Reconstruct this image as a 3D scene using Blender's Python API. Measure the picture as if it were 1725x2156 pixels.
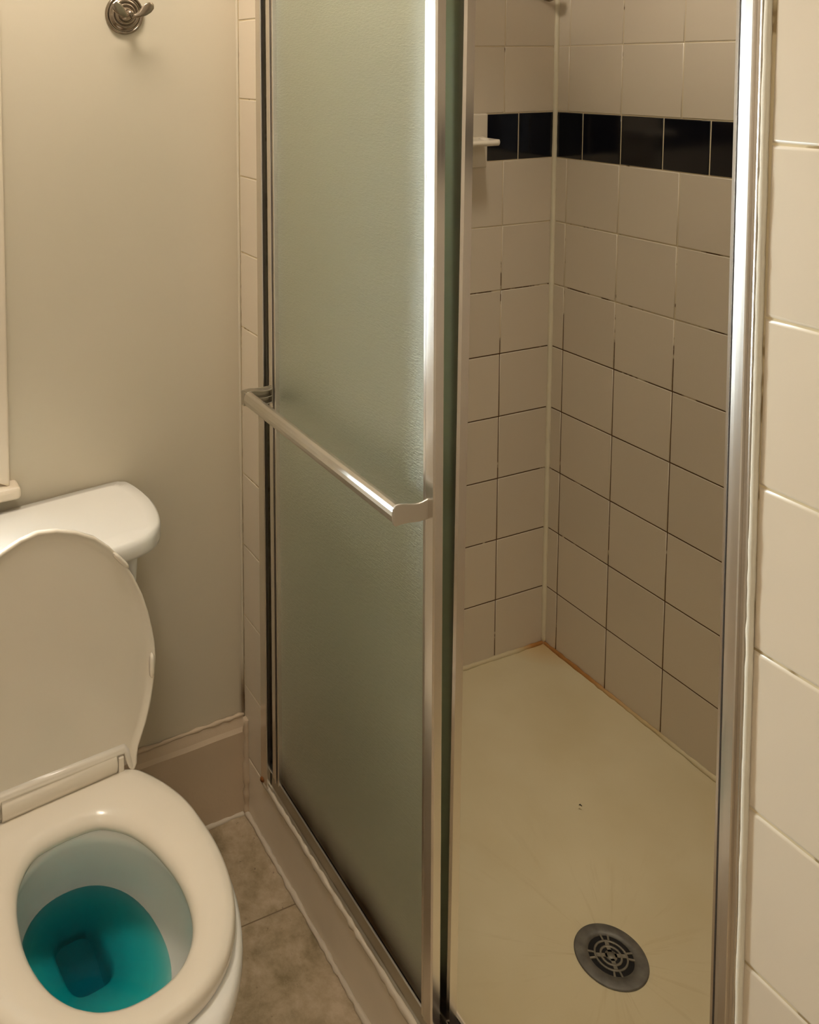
import bpy, bmesh, math, random
from mathutils import Vector, Matrix
random.seed(7)
for o in list(bpy.data.objects): bpy.data.objects.remove(o)
C = bpy.context.scene.collection
sc = bpy.context.scene

# ------------------------------------------------------------------ camera
FPX, CX, CY = 1910.95, 464.74, 310.51
YAW, PIT, ROL = 0.4093, 0.0911, -0.0110
cam = bpy.data.cameras.new('camera'); co = bpy.data.objects.new('camera', cam); C.objects.link(co)
fw = Vector((math.sin(YAW)*math.cos(PIT), math.cos(YAW)*math.cos(PIT), -math.sin(PIT)))
rt = Vector((math.cos(YAW), -math.sin(YAW), 0)); up = rt.cross(fw)
r_ = rt*math.cos(ROL)+up*math.sin(ROL); u_ = -rt*math.sin(ROL)+up*math.cos(ROL)
M = Matrix((r_, u_, -fw)).transposed().to_4x4(); M.translation = Vector((-0.7527, -1.6462, 1.4583))
co.matrix_world = M
cam.sensor_fit = 'HORIZONTAL'; cam.sensor_width = 36; cam.lens = FPX/1725*36
cam.shift_x = (862.5-CX)/1725; cam.shift_y = -(1078-CY)/1725
cam.clip_start = 0.02
sc.camera = co

# ------------------------------------------------------------------ light
sc.view_settings.view_transform = 'Standard'; sc.view_settings.look = 'None'
sc.view_settings.gamma = 1; sc.view_settings.use_curve_mapping = False
sc.view_settings.exposure = 0.02
SKY = 34.0
w = bpy.data.worlds.new('sky'); sc.world = w; w.use_nodes = True
bg = w.node_tree.nodes['Background']; bg.inputs[0].default_value = (0.86, 0.95, 1.0, 1); bg.inputs[1].default_value = SKY
PHI = math.radians(2.5)          # the toilet wall stands 2.5 degrees out of square
def W(u, v, z):                  # toilet-wall frame -> world
    return Vector((u*math.cos(PHI)-v*math.sin(PHI), u*math.sin(PHI)+v*math.cos(PHI), z))
WIN = (-0.78, -0.50, 0.74, 1.62)  # window opening u0,u1,z0,z1
pl = bpy.data.lights.new('window_portal', 'AREA'); pl.shape = 'RECTANGLE'; pl.size = WIN[1]-WIN[0]; pl.size_y = WIN[3]-WIN[2]
pl.cycles.is_portal = True
po = bpy.data.objects.new('window_portal', pl); C.objects.link(po)
po.location = W((WIN[0]+WIN[1])/2, 0.06, (WIN[2]+WIN[3])/2)
po.rotation_euler = (math.radians(-90), 0, PHI)
LAMP = 50.0   # emission of the dome lamp added above the toilet
DOWN = 2.0    # downlight added to brighten the shower, watts

# ------------------------------------------------------------------ materials
def new_mat(name):
    m = bpy.data.materials.new(name); m.use_nodes = True
    nt = m.node_tree; return m, nt, nt.nodes['Principled BSDF']
def N(nt, t, **kw):
    n = nt.nodes.new(t)
    for k, v in kw.items(): setattr(n, k, v)
    return n
def col(c): return (c[0], c[1], c[2], 1)
def noise(nt, scale, detail=3, rough=.5, vec=None, coord='Object', dist=0):
    n = N(nt, 'ShaderNodeTexNoise'); n.inputs['Scale'].default_value = scale
    n.inputs['Detail'].default_value = detail; n.inputs['Roughness'].default_value = rough
    n.inputs['Distortion'].default_value = dist
    if vec is None:
        tc = N(nt, 'ShaderNodeTexCoord'); vec = tc.outputs[coord]
    nt.links.new(vec, n.inputs['Vector']); return n
def mapped(nt, scale, coord='Object'):
    tc = N(nt, 'ShaderNodeTexCoord'); mp = N(nt, 'ShaderNodeMapping'); mp.inputs['Scale'].default_value = scale
    nt.links.new(tc.outputs[coord], mp.inputs['Vector']); return mp.outputs[0]
def ramp(nt, fac, stops):
    r = N(nt, 'ShaderNodeValToRGB'); e = r.color_ramp.elements
    while len(e) < len(stops): e.new(0.5)
    for i, (p, c) in enumerate(stops):
        e[i].position = p; e[i].color = col(c) if not isinstance(c, (int, float)) else (c, c, c, 1)
    nt.links.new(fac, r.inputs[0]); return r.outputs[0]
def mathn(nt, op, a, b=None, c=None, clamp=False):
    n = N(nt, 'ShaderNodeMath', operation=op); n.use_clamp = clamp
    for i, v in enumerate((a, b, c)):
        if v is None: continue
        if isinstance(v, (int, float)): n.inputs[i].default_value = v
        else: nt.links.new(v, n.inputs[i])
    return n.outputs[0]
def mixc(nt, f, a, b):
    n = N(nt, 'ShaderNodeMix', data_type='RGBA')
    for i, v in ((0, f), (6, a), (7, b)):
        if isinstance(v, (int, float)): n.inputs[i].default_value = v
        elif isinstance(v, tuple): n.inputs[i].default_value = col(v)
        else: nt.links.new(v, n.inputs[i])
    return n.outputs[2]
def bump(nt, b, h, strength=.2, dist=.001):
    n = N(nt, 'ShaderNodeBump'); n.inputs['Strength'].default_value = strength; n.inputs['Distance'].default_value = dist
    nt.links.new(h, n.inputs['Height']); nt.links.new(n.outputs[0], b.inputs['Normal']); return n
def pos(nt):
    g = N(nt, 'ShaderNodeNewGeometry'); s = N(nt, 'ShaderNodeSeparateXYZ'); nt.links.new(g.outputs['Position'], s.inputs[0])
    return s.outputs
def simple(name, c, rough=.5, metal=0, var=.06, scale=6, bmp=0, bscale=60, coat=0):
    m, nt, b = new_mat(name)
    n = noise(nt, scale)
    lo = tuple(x*(1-var) for x in c); hi = tuple(min(1, x*(1+var)) for x in c)
    nt.links.new(ramp(nt, n.outputs[0], [(.3, lo), (.7, hi)]), b.inputs['Base Color'])
    b.inputs['Roughness'].default_value = rough; b.inputs['Metallic'].default_value = metal
    b.inputs['Coat Weight'].default_value = coat; b.inputs['Coat Roughness'].default_value = .08
    if bmp: bump(nt, b, noise(nt, bscale, 2).outputs[0], bmp)
    return m

def make_tile(name, c, rough, var=.04):
    m, nt, b = new_mat(name)
    g = N(nt, 'ShaderNodeNewGeometry')
    f = g.outputs['Random Per Island']
    lo = tuple(x*(1-var) for x in c); hi = tuple(x*(1+var) for x in c)
    base = ramp(nt, f, [(0, lo), (1, hi)])
    n = noise(nt, 3.5, 2)
    base2 = mixc(nt, mathn(nt, 'MULTIPLY', n.outputs[0], .25), base, tuple(x*k for x, k in zip(c, (1.0, .9, .84))))
    nt.links.new(base2, b.inputs['Base Color']); b.inputs['Roughness'].default_value = rough
    b.inputs['Coat Weight'].default_value = .25; b.inputs['Coat Roughness'].default_value = .12
    bump(nt, b, noise(nt, 9, 1).outputs[0], .25, .004)
    return m
def make_grout(name, clean, dark, z_lo, z_hi, amount):
    m, nt, b = new_mat(name)
    P = pos(nt)
    hf = mathn(nt, 'DIVIDE', mathn(nt, 'SUBTRACT', z_hi, P[2]), z_hi-z_lo, clamp=True)   # mildew grows where the wall stays wet
    n = noise(nt, 9, 4, .72)
    t = mathn(nt, 'ADD', mathn(nt, 'MULTIPLY', n.outputs[0], 1.5), mathn(nt, 'MULTIPLY', hf, amount))
    f = ramp(nt, t, [(.92, 0.0), (1.15, 1.0)])
    nt.links.new(mixc(nt, f, clean, dark), b.inputs['Base Color']); b.inputs['Roughness'].default_value = .9
    return m
TILE = (.66, .575, .455)
m_tile = make_tile('cream_glazed_tile', TILE, .32)
m_black = make_tile('black_glazed_tile', (.004, .004, .007), .12)
m_grout_sh = make_grout('shower_grout', (.66, .55, .38), (.10, .045, .014), .70, 1.15, .42)
m_grout = make_grout('wall_grout', (.66, .55, .36), (.34, .25, .13), -.2, 2.4, .25)

def make_paint():
    m, nt, b = new_mat('beige_wall_paint')
    c = (.60, .53, .40)
    n = noise(nt, 2.2, 2); base = ramp(nt, n.outputs[0], [(.3, tuple(x*.97 for x in c)), (.7, (.61, .535, .41))])
    P = pos(nt)
    # brown water stain down the corner near the baseboard
    dx = mathn(nt, 'SUBTRACT', 1.0, mathn(nt, 'MULTIPLY', mathn(nt, 'ABSOLUTE', P[0]), 90), clamp=True)
    dz = mathn(nt, 'SUBTRACT', 1.0, mathn(nt, 'MULTIPLY', mathn(nt, 'ABSOLUTE', mathn(nt, 'SUBTRACT', P[2], .13)), 12), clamp=True)
    f = mathn(nt, 'MULTIPLY', mathn(nt, 'MULTIPLY', dx, dz), 1.0)
    nt.links.new(mixc(nt, f, base, (.16, .08, .02)), b.inputs['Base Color'])
    b.inputs['Roughness'].default_value = .55
    bump(nt, b, noise(nt, 180, 2).outputs[0], .06, .0006)
    return m
m_paint = make_paint()
m_ceil = simple('ceiling_paint', (.80, .77, .70), .8)
m_pale = simple('pale_wall_paint', (.80, .74, .64), .6)
m_trimp = simple('cream_trim_paint', (.74, .635, .50), .35, bmp=.25, bscale=30)
def make_dirty(name, c, dark, th=.62, scale=30, rough=.6):
    m, nt, b = new_mat(name)
    n = noise(nt, scale, 5, .7); n2 = noise(nt, 5, 2)
    base = ramp(nt, n2.outputs[0], [(.3, tuple(x*.9 for x in c)), (.7, c)])
    f = ramp(nt, n.outputs[0], [(th, 0.0), (th+.08, 1.0)])
    nt.links.new(mixc(nt, f, base, dark), b.inputs['Base Color']); b.inputs['Roughness'].default_value = rough
    bump(nt, b, n.outputs[0], .4, .002)
    return m
m_base = make_dirty('baseboard_paint', (.60, .47, .33), (.22, .15, .08), .70, 16)
m_caulk = make_dirty('old_caulk', (.62, .53, .41), (.10, .06, .03), .70, 38)
m_caulkw = make_dirty('white_caulk', (.76, .70, .58), (.50, .40, .22), .66, 22)
m_corner = simple('corner_caulk', (.74, .66, .49), .5)
def make_rust():
    m, nt, b = new_mat('rusty_pan_caulk')
    P = pos(nt); n = noise(nt, 14, 4, .6)
    # distance from the corner along both walls
    d = mathn(nt, 'ADD', mathn(nt, 'MULTIPLY', mathn(nt, 'SUBTRACT', .85, P[0]), 4.0), mathn(nt, 'SUBTRACT', .03, P[1]))
    t = mathn(nt, 'SUBTRACT', mathn(nt, 'ADD', 1.12, mathn(nt, 'MULTIPLY', n.outputs[0], .6)), mathn(nt, 'MULTIPLY', d, 3.0), clamp=True)
    c = ramp(nt, t, [(0.0, (.60, .50, .31)), (.35, (.52, .38, .19)), (.75, (.42, .19, .045)), (1.0, (.36, .15, .03))])
    nt.links.new(c, b.inputs['Base Color']); b.inputs['Roughness'].default_value = .7
    return m
m_rust = make_rust()
m_rustspot = simple('rust', (.22, .07, .01), .9, var=.4, scale=200)
def make_pan():
    m, nt, b = new_mat('yellowed_shower_pan')
    c = (.60, .50, .33)
    P = pos(nt)
    # scrubbing streaks radiating from the drain
    ang = mathn(nt, 'ARCTAN2', mathn(nt, 'SUBTRACT', P[1], -.641), mathn(nt, 'SUBTRACT', P[0], .370))
    rx = mathn(nt, 'SUBTRACT', P[0], .370); ry = mathn(nt, 'SUBTRACT', P[1], -.641)
    r = mathn(nt, 'SQRT', mathn(nt, 'ADD', mathn(nt, 'MULTIPLY', rx, rx), mathn(nt, 'MULTIPLY', ry, ry)))
    cb = N(nt, 'ShaderNodeCombineXYZ')
    nt.links.new(mathn(nt, 'MULTIPLY', ang, 7), cb.inputs[0]); nt.links.new(mathn(nt, 'MULTIPLY', r, 5), cb.inputs[1])
    n = noise(nt, 1.0, 4, .6, vec=cb.outputs[0])
    n2 = noise(nt, 5, 3)
    base = ramp(nt, n2.outputs[0], [(.3, (.57, .47, .28)), (.7, (.63, .535, .34))])
    f = mathn(nt, 'MULTIPLY', ramp(nt, n.outputs[0], [(.55, 0.0), (.75, .5)]), ramp(nt, r, [(.03, 1.0), (.33, 0.0)]))
    c2 = mixc(nt, f, base, (.40, .28, .13))
    # rust bloom in the far corner
    d = mathn(nt, 'ADD', mathn(nt, 'SUBTRACT', .84, P[0]), mathn(nt, 'ABSOLUTE', mathn(nt, 'SUBTRACT', .02, P[1])))
    f2 = mathn(nt, 'MULTIPLY', ramp(nt, d, [(.02, 1.0), (.12, 0.0)]), mathn(nt, 'MULTIPLY', n2.outputs[0], 1.2))
    nt.links.new(mixc(nt, f2, c2, (.50, .26, .06)), b.inputs['Base Color'])
    b.inputs['Roughness'].default_value = .38
    bump(nt, b, noise(nt, 60, 2).outputs[0], .05, .002)
    return m
m_pan = make_pan()
def make_floor():
    m, nt, b = new_mat('mottled_stone_floor_tile')
    n = noise(nt, 13, 7, .70, dist=.15); n2 = noise(nt, 80, 3, .6)
    base = ramp(nt, n.outputs[0], [(.34, (.22, .165, .085)), (.5, (.38, .29, .18)), (.66, (.50, .39, .27))])
    f = ramp(nt, n2.outputs[0], [(.66, 0.0), (.76, .8)])
    nt.links.new(mixc(nt, f, base, (.08, .05, .03)), b.inputs['Base Color']); b.inputs['Roughness'].default_value = .5
    bump(nt, b, n.outputs[0], .3, .003)
    return m
m_floor = make_floor()
m_fgrout = simple('floor_grout', (.20, .14, .08), .9)
def make_metal(name, c, rough, aniso=.5, vertical=True, bs=.04):
    m, nt, b = new_mat(name)
    v = mapped(nt, (220, 220, 3) if vertical else (220, 3, 220))
    n = noise(nt, 1, 3, .6, vec=v); n2 = noise(nt, 5, 3)
    nt.links.new(ramp(nt, n2.outputs[0], [(.3, tuple(x*.9 for x in c)), (.7, c)]), b.inputs['Base Color'])
    b.inputs['Metallic'].default_value = 1
    nt.links.new(mathn(nt, 'ADD', mathn(nt, 'MULTIPLY', n.outputs[0], .12), rough-.06), b.inputs['Roughness'])
    bump(nt, b, n.outputs[0], bs, .0006)
    return m
m_alu = make_metal('brushed_aluminium', (.80, .76, .72), .24, bs=.008)
m_alu_h = make_metal('brushed_aluminium_bar', (.72, .68, .62), .30, vertical=False)
m_alu_d = make_metal('dull_aluminium', (.52, .48, .40), .42, vertical=False)
m_grime = simple('black_grime', (.035, .022, .014), .9, var=.4, scale=80)
m_bronze = make_metal('aged_nickel', (.34, .28, .22), .22, bs=.0)
m_drain = simple('drain_metal', (.135, .122, .10), .55, .45, var=.25, scale=60, bmp=.2)
m_grate = simple('grate_metal', (.20, .175, .13), .5, .5, var=.25, scale=60, bmp=.2)
m_hole = simple('drain_hole', (.006, .004, .003), .9)
m_porc = simple('white_porcelain', (.86, .83, .77), .12, var=.015, coat=.5)
m_wet = simple('matte_porcelain', (.80, .77, .70), .6, var=.03)
m_seat = simple('cream_seat_plastic', (.80, .72, .60), .22, var=.015, coat=.15)
m_dish = simple('cream_ceramic', (.72, .64, .52), .3, var=.03, coat=.2)
m_line = simple('dark_seam', (.03, .02, .015), .9)
def make_frost():
    m, nt, b = new_mat('obscure_shower_glass')
    nt.nodes.remove(b)
    out = nt.nodes['Material Output']
    v = mapped(nt, (60, 110, 420)); n = noise(nt, 1, 3, .7, vec=v)
    n3 = noise(nt, 140, 2, .5)
    bp = N(nt, 'ShaderNodeBump'); bp.inputs['Strength'].default_value = .8; bp.inputs['Distance'].default_value = .0016
    nt.links.new(mathn(nt, 'ADD', n.outputs[0], mathn(nt, 'MULTIPLY', n3.outputs[0], .5)), bp.inputs['Height'])
    gl = N(nt, 'ShaderNodeBsdfGlossy'); gl.inputs['Roughness'].default_value = .34; gl.inputs['Color'].default_value = (.95, .97, .93, 1)
    rf = N(nt, 'ShaderNodeBsdfRefraction'); rf.inputs['Roughness'].default_value = .40; rf.inputs['IOR'].default_value = 1.25
    rf.inputs['Color'].default_value = (.92, 1.0, .86, 1)
    tl = N(nt, 'ShaderNodeBsdfTranslucent'); tl.inputs['Color'].default_value = (.84, .92, .72, 1)
    df = N(nt, 'ShaderNodeBsdfDiffuse'); P = pos(nt); gn = noise(nt, 7, 2, .5)
    gh = mathn(nt, 'SUBTRACT', 1.0, mathn(nt, 'MULTIPLY', mathn(nt, 'SUBTRACT', P[2], .060), 13.0), clamp=True)   # grime creeping up from the track
    gf = mathn(nt, 'MULTIPLY', mathn(nt, 'MULTIPLY', gh, gh), mathn(nt, 'MULTIPLY', gn.outputs[0], 1.5), clamp=True)
    sp = noise(nt, 75, 2, .5); sf = ramp(nt, sp.outputs[0], [(.74, 0.0), (.78, .8)])   # sparkle of the textured glass painted in as pale specks
    nt.links.new(mixc(nt, gf, mixc(nt, sf, (.52, .58, .44), (.9, .9, .84)), (.07, .045, .025)), df.inputs['Color'])
    for s in (gl, rf): nt.links.new(bp.outputs[0], s.inputs['Normal'])
    a = N(nt, 'ShaderNodeMixShader'); a.inputs[0].default_value = .45; nt.links.new(tl.outputs[0], a.inputs[1]); nt.links.new(df.outputs[0], a.inputs[2])
    c = N(nt, 'ShaderNodeMixShader'); c.inputs[0].default_value = .46; nt.links.new(a.outputs[0], c.inputs[1]); nt.links.new(rf.outputs[0], c.inputs[2])
    fr = N(nt, 'ShaderNodeFresnel'); fr.inputs[0].default_value = 1.5
    d = N(nt, 'ShaderNodeMixShader')
    nt.links.new(mathn(nt, 'ADD', mathn(nt, 'MULTIPLY', fr.outputs[0], 2.4), .22), d.inputs[0]); nt.links.new(c.outputs[0], d.inputs[1]); nt.links.new(gl.outputs[0], d.inputs[2])
    gd = N(nt, 'ShaderNodeBsdfDiffuse'); gd.inputs['Color'].default_value = (.05, .032, .018, 1)
    ge = N(nt, 'ShaderNodeMixShader'); nt.links.new(gf, ge.inputs[0]); nt.links.new(d.outputs[0], ge.inputs[1]); nt.links.new(gd.outputs[0], ge.inputs[2])
    nt.links.new(ge.outputs[0], out.inputs[0])
    return m
m_frost = make_frost()
def make_clear(name='window_glass'):
    m, nt, b = new_mat(name); nt.nodes.remove(b); out = nt.nodes['Material Output']
    t = N(nt, 'ShaderNodeBsdfTransparent'); t.inputs[0].default_value = (.96, .98, .97, 1)
    g = N(nt, 'ShaderNodeBsdfGlossy'); g.inputs['Roughness'].default_value = .02
    x = N(nt, 'ShaderNodeMixShader'); f = N(nt, 'ShaderNodeFresnel')
    n = noise(nt, 2); bp = N(nt, 'ShaderNodeBump'); bp.inputs['Strength'].default_value = .02
    nt.links.new(n.outputs[0], bp.inputs['Height']); nt.links.new(bp.outputs[0], g.inputs['Normal'])
    nt.links.new(f.outputs[0], x.inputs[0]); nt.links.new(t.outputs[0], x.inputs[1]); nt.links.new(g.outputs[0], x.inputs[2])
    nt.links.new(x.outputs[0], out.inputs[0]); return m
m_clear = make_clear()
def make_water():
    m, nt, b = new_mat('teal_cleaner_water'); nt.nodes.remove(b); out = nt.nodes['Material Output']
    t = N(nt, 'ShaderNodeBsdfTransparent'); t.inputs[0].default_value = (.66, .94, .92, 1)
    g = N(nt, 'ShaderNodeBsdfGlossy'); g.inputs['Roughness'].default_value = .03; g.inputs['Color'].default_value = (.8, .8, .8, 1)
    x = N(nt, 'ShaderNodeMixShader'); f = N(nt, 'ShaderNodeFresnel'); f.inputs[0].default_value = 1.33
    n = noise(nt, 12); bp = N(nt, 'ShaderNodeBump'); bp.inputs['Strength'].default_value = .03
    nt.links.new(n.outputs[0], bp.inputs['Height']); nt.links.new(bp.outputs[0], g.inputs['Normal'])
    nt.links.new(f.outputs[0], x.inputs[0]); nt.links.new(t.outputs[0], x.inputs[1]); nt.links.new(g.outputs[0], x.inputs[2])
    nt.links.new(x.outputs[0], out.inputs[0])
    va = N(nt, 'ShaderNodeVolumeAbsorption'); va.inputs[0].default_value = (0.0, .83, .87, 1); va.inputs[1].default_value = 44
    nt.links.new(va.outputs[0], out.inputs['Volume']); return m
m_water = make_water()
def make_emit(name, c, s):
    m, nt, b = new_mat(name); b.inputs['Base Color'].default_value = col(c)
    n = noise(nt, 3)
    nt.links.new(ramp(nt, n.outputs[0], [(0, c), (1, c)]), b.inputs['Emission Color'])
    b.inputs['Emission Strength'].default_value = s; return m
m_lamp2 = make_emit('added_recessed_glass', (1.0, .91, .76), 4.0)
m_lamp3 = make_emit('added_dim_lamp_glass', (1.0, .90, .77), 20.0)
m_lamp = make_emit('added_lamp_glass', (1.0, .90, .77), LAMP)

# ------------------------------------------------------------------ mesh helpers
class MB:
    def __init__(s): s.v = []; s.f = []; s.m = []; s.sm = []
    def face(s, idx, mat=0, smooth=False): s.f.append(tuple(idx)); s.m.append(mat); s.sm.append(smooth)
    def add(s, vs): n = len(s.v); s.v += [Vector(p) for p in vs]; return n
    def hexa(s, p, mat=0):      # 8 points: bottom 4 ccw, top 4
        n = s.add(p)
        for q in ((3,2,1,0),(4,5,6,7),(0,1,5,4),(1,2,6,5),(2,3,7,6),(3,0,4,7)): s.face([n+i for i in q], mat)
    def box(s, a, b, mat=0):
        x0,y0,z0 = [min(a[i], b[i]) for i in range(3)]; x1,y1,z1 = [max(a[i], b[i]) for i in range(3)]
        s.hexa([(x0,y0,z0),(x1,y0,z0),(x1,y1,z0),(x0,y1,z0),(x0,y0,z1),(x1,y0,z1),(x1,y1,z1),(x0,y1,z1)], mat)
    def loft(s, rings, cap0=True, cap1=True, mat=0, smooth=True, closed=True):
        n0 = [s.add(r) for r in rings]; k = len(rings[0])
        for i in range(len(rings)-1):
            for j in range(k if closed else k-1):
                a, b = n0[i]+j, n0[i]+(j+1) % k; c, d = n0[i+1]+(j+1) % k, n0[i+1]+j
                s.face((a, b, c, d), mat, smooth)
        if cap0: s.face([n0[0]+j for j in reversed(range(k))], mat, False)
        if cap1: s.face([n0[-1]+j for j in range(k)], mat, False)
    def tube(s, pts, rad, k=12, mat=0, sx=1, sy=1, upv=(0,0,1), caps=True):
        rings = []
        for i, p in enumerate(pts):
            p = Vector(p); a = Vector(pts[max(0, i-1)]); b = Vector(pts[min(len(pts)-1, i+1)])
            t = (b-a).normalized(); u = Vector(upv)
            if abs(t.dot(u)) > .95: u = Vector((1,0,0))
            e = t.cross(u).normalized(); g = e.cross(t)
            r = rad[i] if isinstance(rad, (list, tuple)) else rad
            rr = r if isinstance(r, (list, tuple)) else (r*sx, r*sy)
            rings.append([p+e*rr[0]*math.cos(6.28318*j/k)+g*rr[1]*math.sin(6.28318*j/k) for j in range(k)])
        s.loft(rings, caps, caps, mat)
    def lathe(s, prof, o, axis, k=48, mat=0, cap=True):   # prof = (r, h)
        ax = Vector(axis).normalized(); e = ax.orthogonal().normalized(); g = ax.cross(e); o = Vector(o)
        s.loft([[o+ax*h+(e*math.cos(6.28318*j/k)+g*math.sin(6.28318*j/k))*max(r, 1e-5) for j in range(k)] for r, h in prof], cap, cap, mat)
    def build(s, name, mats, parent=None, bevel=0, subsurf=0, seg=2, ang=40):
        me = bpy.data.meshes.new(name); me.from_pydata([tuple(p) for p in s.v], [], s.f)
        mats = mats if isinstance(mats, (list, tuple)) else [mats]
        for m in mats: me.materials.append(m)
        me.polygons.foreach_set('material_index', s.m); me.polygons.foreach_set('use_smooth', s.sm)
        bm = bmesh.new(); bm.from_mesh(me); bmesh.ops.recalc_face_normals(bm, faces=bm.faces)
        big = [f for f in bm.faces if len(f.verts) > 8]
        if big: bmesh.ops.triangulate(bm, faces=big, ngon_method='EAR_CLIP')
        bm.to_mesh(me); bm.free(); me.update()
        o = bpy.data.objects.new(name, me); C.objects.link(o)
        if parent is not None: o.parent = parent
        if bevel:
            md = o.modifiers.new('bevel', 'BEVEL'); md.width = bevel; md.segments = seg; md.limit_method = 'ANGLE'; md.angle_limit = math.radians(ang)
            md.harden_normals = False
        if subsurf:
            md = o.modifiers.new('sub', 'SUBSURF'); md.levels = subsurf; md.render_levels = subsurf
        return o
def tag(o, label=None, cat=None, kind=None, group=None):
    if label: o['label'] = label
    if cat: o['category'] = cat
    if kind: o['kind'] = kind
    if group: o['group'] = group
    return o
def empty(name, loc, rz=0, **kw):
    o = bpy.data.objects.new(name, None); C.objects.link(o); o.location = loc; o.rotation_euler = (0, 0, rz); o.empty_display_size = .05
    return tag(o, **kw)
def here(o, parent):      # parts are built in world coordinates; keep them there under an unrotated empty
    o.parent = parent; o.location = -parent.location; return o
def lin(a, b):            # y(z) through two measured (z, y) points, for members slightly out of plumb
    k = (b[1]-a[1])/(b[0]-a[0]); return lambda z: a[1]+k*(z-a[0])
def vbar(mb, x0, x1, ya, yb, z0, z1, mat=0):
    mb.hexa([(x0,ya(z0),z0),(x1,ya(z0),z0),(x1,yb(z0),z0),(x0,yb(z0),z0),(x0,ya(z1),z1),(x1,ya(z1),z1),(x1,yb(z1),z1),(x0,yb(z1),z1)], mat)

FZ, CZ = -.125, 2.30            # bathroom floor and ceiling
D, YS = .8424, .0208            # shower back wall x, shower left wall y
P6, P4 = .154, .110
ROWS = [.1505+i*P6 for i in range(8)]
ROWS += [ROWS[-1]+P4]; 
while ROWS[-1] < CZ: ROWS.append(ROWS[-1]+P6)
XI = .065                       # thickness of the wall that holds the shower door

def tiles(mb, org, U, Nn, quads, g=.0012, bv=.0016, dep=.0013):
    org, U, Nn = Vector(org), Vector(U), Vector(Nn)
    for (ub0, ub1, ut0, ut1, z0, z1, mi) in quads:
        def ring(i, d): return [org+U*(ub0+i)+Nn*d+Vector((0,0,z0+i)), org+U*(ub1-i)+Nn*d+Vector((0,0,z0+i)),
                                org+U*(ut1-i)+Nn*d+Vector((0,0,z1-i)), org+U*(ut0+i)+Nn*d+Vector((0,0,z1-i))]
        a = mb.add(ring(g, -dep)); b = mb.add(ring(g+bv*.4, -dep*.3)); c = mb.add(ring(g+bv, 0))
        for p, q in ((a, b), (b, c)):
            for j in range(4): mb.face((p+j, p+(j+1) % 4, q+(j+1) % 4, q+j), mi, True)
        mb.face((c, c+1, c+2, c+3), mi, False)
def grid(cols, rows, mi=1, u_lo=-9, u_hi=9):
    return [(a, b, a, b, c, d, mi) for a, b in zip(cols, cols[1:]) for c, d in zip(rows, rows[1:])]
def cols_from(first, pitch, end):
    c = [0, first]
    while c[-1]+pitch < end-.004: c.append(c[-1]+pitch)
    c.append(end); return c

# ------------------------------------------------------------------ setting: bathroom shell
rows_lo = [0.0]+ROWS[:8]; rows_hi = [r for r in ROWS[8:] if r < CZ]+[CZ]; band = ROWS[7:9]
SHW = 1.27                      # shower length along the door
DEP = .0013
mb = MB(); mb.box((D+DEP, YS+.1, FZ), (D+.1, YS-SHW-.1, CZ), 0)
q = grid(cols_from(.041, P6, SHW), rows_lo)+grid(cols_from(.041, P6, SHW), rows_hi)+grid(cols_from(.0862, P4, SHW), band, 2)
tiles(mb, (D, YS, 0), (0,-1,0), (-1,0,0), q)
tag(mb.build('wall_shower_back', [m_grout_sh, m_tile, m_black]), 'cream tiled shower wall right of the inner corner with black tile band', 'wall', 'structure')
mb = MB(); L = D-XI
mb.box((XI, YS+DEP, FZ), (D+DEP, YS+.1, CZ), 0)
tiles(mb, (D, YS, 0), (-1,0,0), (0,-1,0), grid(cols_from(P6, P6, L), rows_lo)+grid(cols_from(P6, P6, L), rows_hi)+grid(cols_from(P4, P4, L), band, 2))
tag(mb.build('wall_shower_left', [m_grout_sh, m_tile, m_black]), 'cream tiled shower wall behind the sliding glass with the soap holder', 'wall', 'structure')
mb = MB(); mb.box((XI, YS-SHW-DEP, FZ), (D+DEP, YS-SHW-.1, CZ), 0)
tiles(mb, (XI, YS-SHW, 0), (1,0,0), (0,1,0), grid(cols_from(P6, P6, L), rows_lo)+grid(cols_from(P6, P6, L), rows_hi)+grid(cols_from(P4, P4, L), band, 2))
tag(mb.build('wall_shower_right', [m_grout_sh, m_tile, m_black]), 'cream tiled end wall inside the shower, hidden by the near wall', 'wall', 'structure')

# door wall at x = 0: left strip, header, near wall
yJL = lin((1.53, -.0935), (.15, -.0945))           # outer edge of left jamb
yNR = lin((1.49, -1.1135), (.66, -1.1205))         # left edge of the near tiles
DH = 1.95                                          # door opening height
mb = MB()
mb.hexa([(DEP,0,FZ),(DEP,yJL(FZ)-.004,FZ),(XI,yJL(FZ)-.004,FZ),(XI,.12,FZ),(DEP,0,CZ),(DEP,yJL(CZ)-.004,CZ),(XI,yJL(CZ)-.004,CZ),(XI,.12,CZ)], 0)
mb.hexa([(DEP,yNR(FZ)+.006,FZ),(DEP,-2.7,FZ),(XI,-2.7,FZ),(XI,yNR(FZ)+.006,FZ),(DEP,yNR(CZ)+.006,CZ),(DEP,-2.7,CZ),(XI,-2.7,CZ),(XI,yNR(CZ)+.006,CZ)], 0)
lr = [z for z in (1.5438+k*P6 for k in range(-10, 6)) if .01 < z < CZ]; lr = [.004]+lr+[CZ]
tiles(mb, (0,0,0), (0,-1,0), (-1,0,0), [(.005, -yJL(a)+.002, .005, -yJL(b)+.002, a, b, 1) for a, b in zip(lr, lr[1:])])
nr = [z for z in (1.3843+k*P6 for k in range(-9, 7)) if FZ+.02 < z < CZ]; nr = [FZ]+nr+[CZ]
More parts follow.
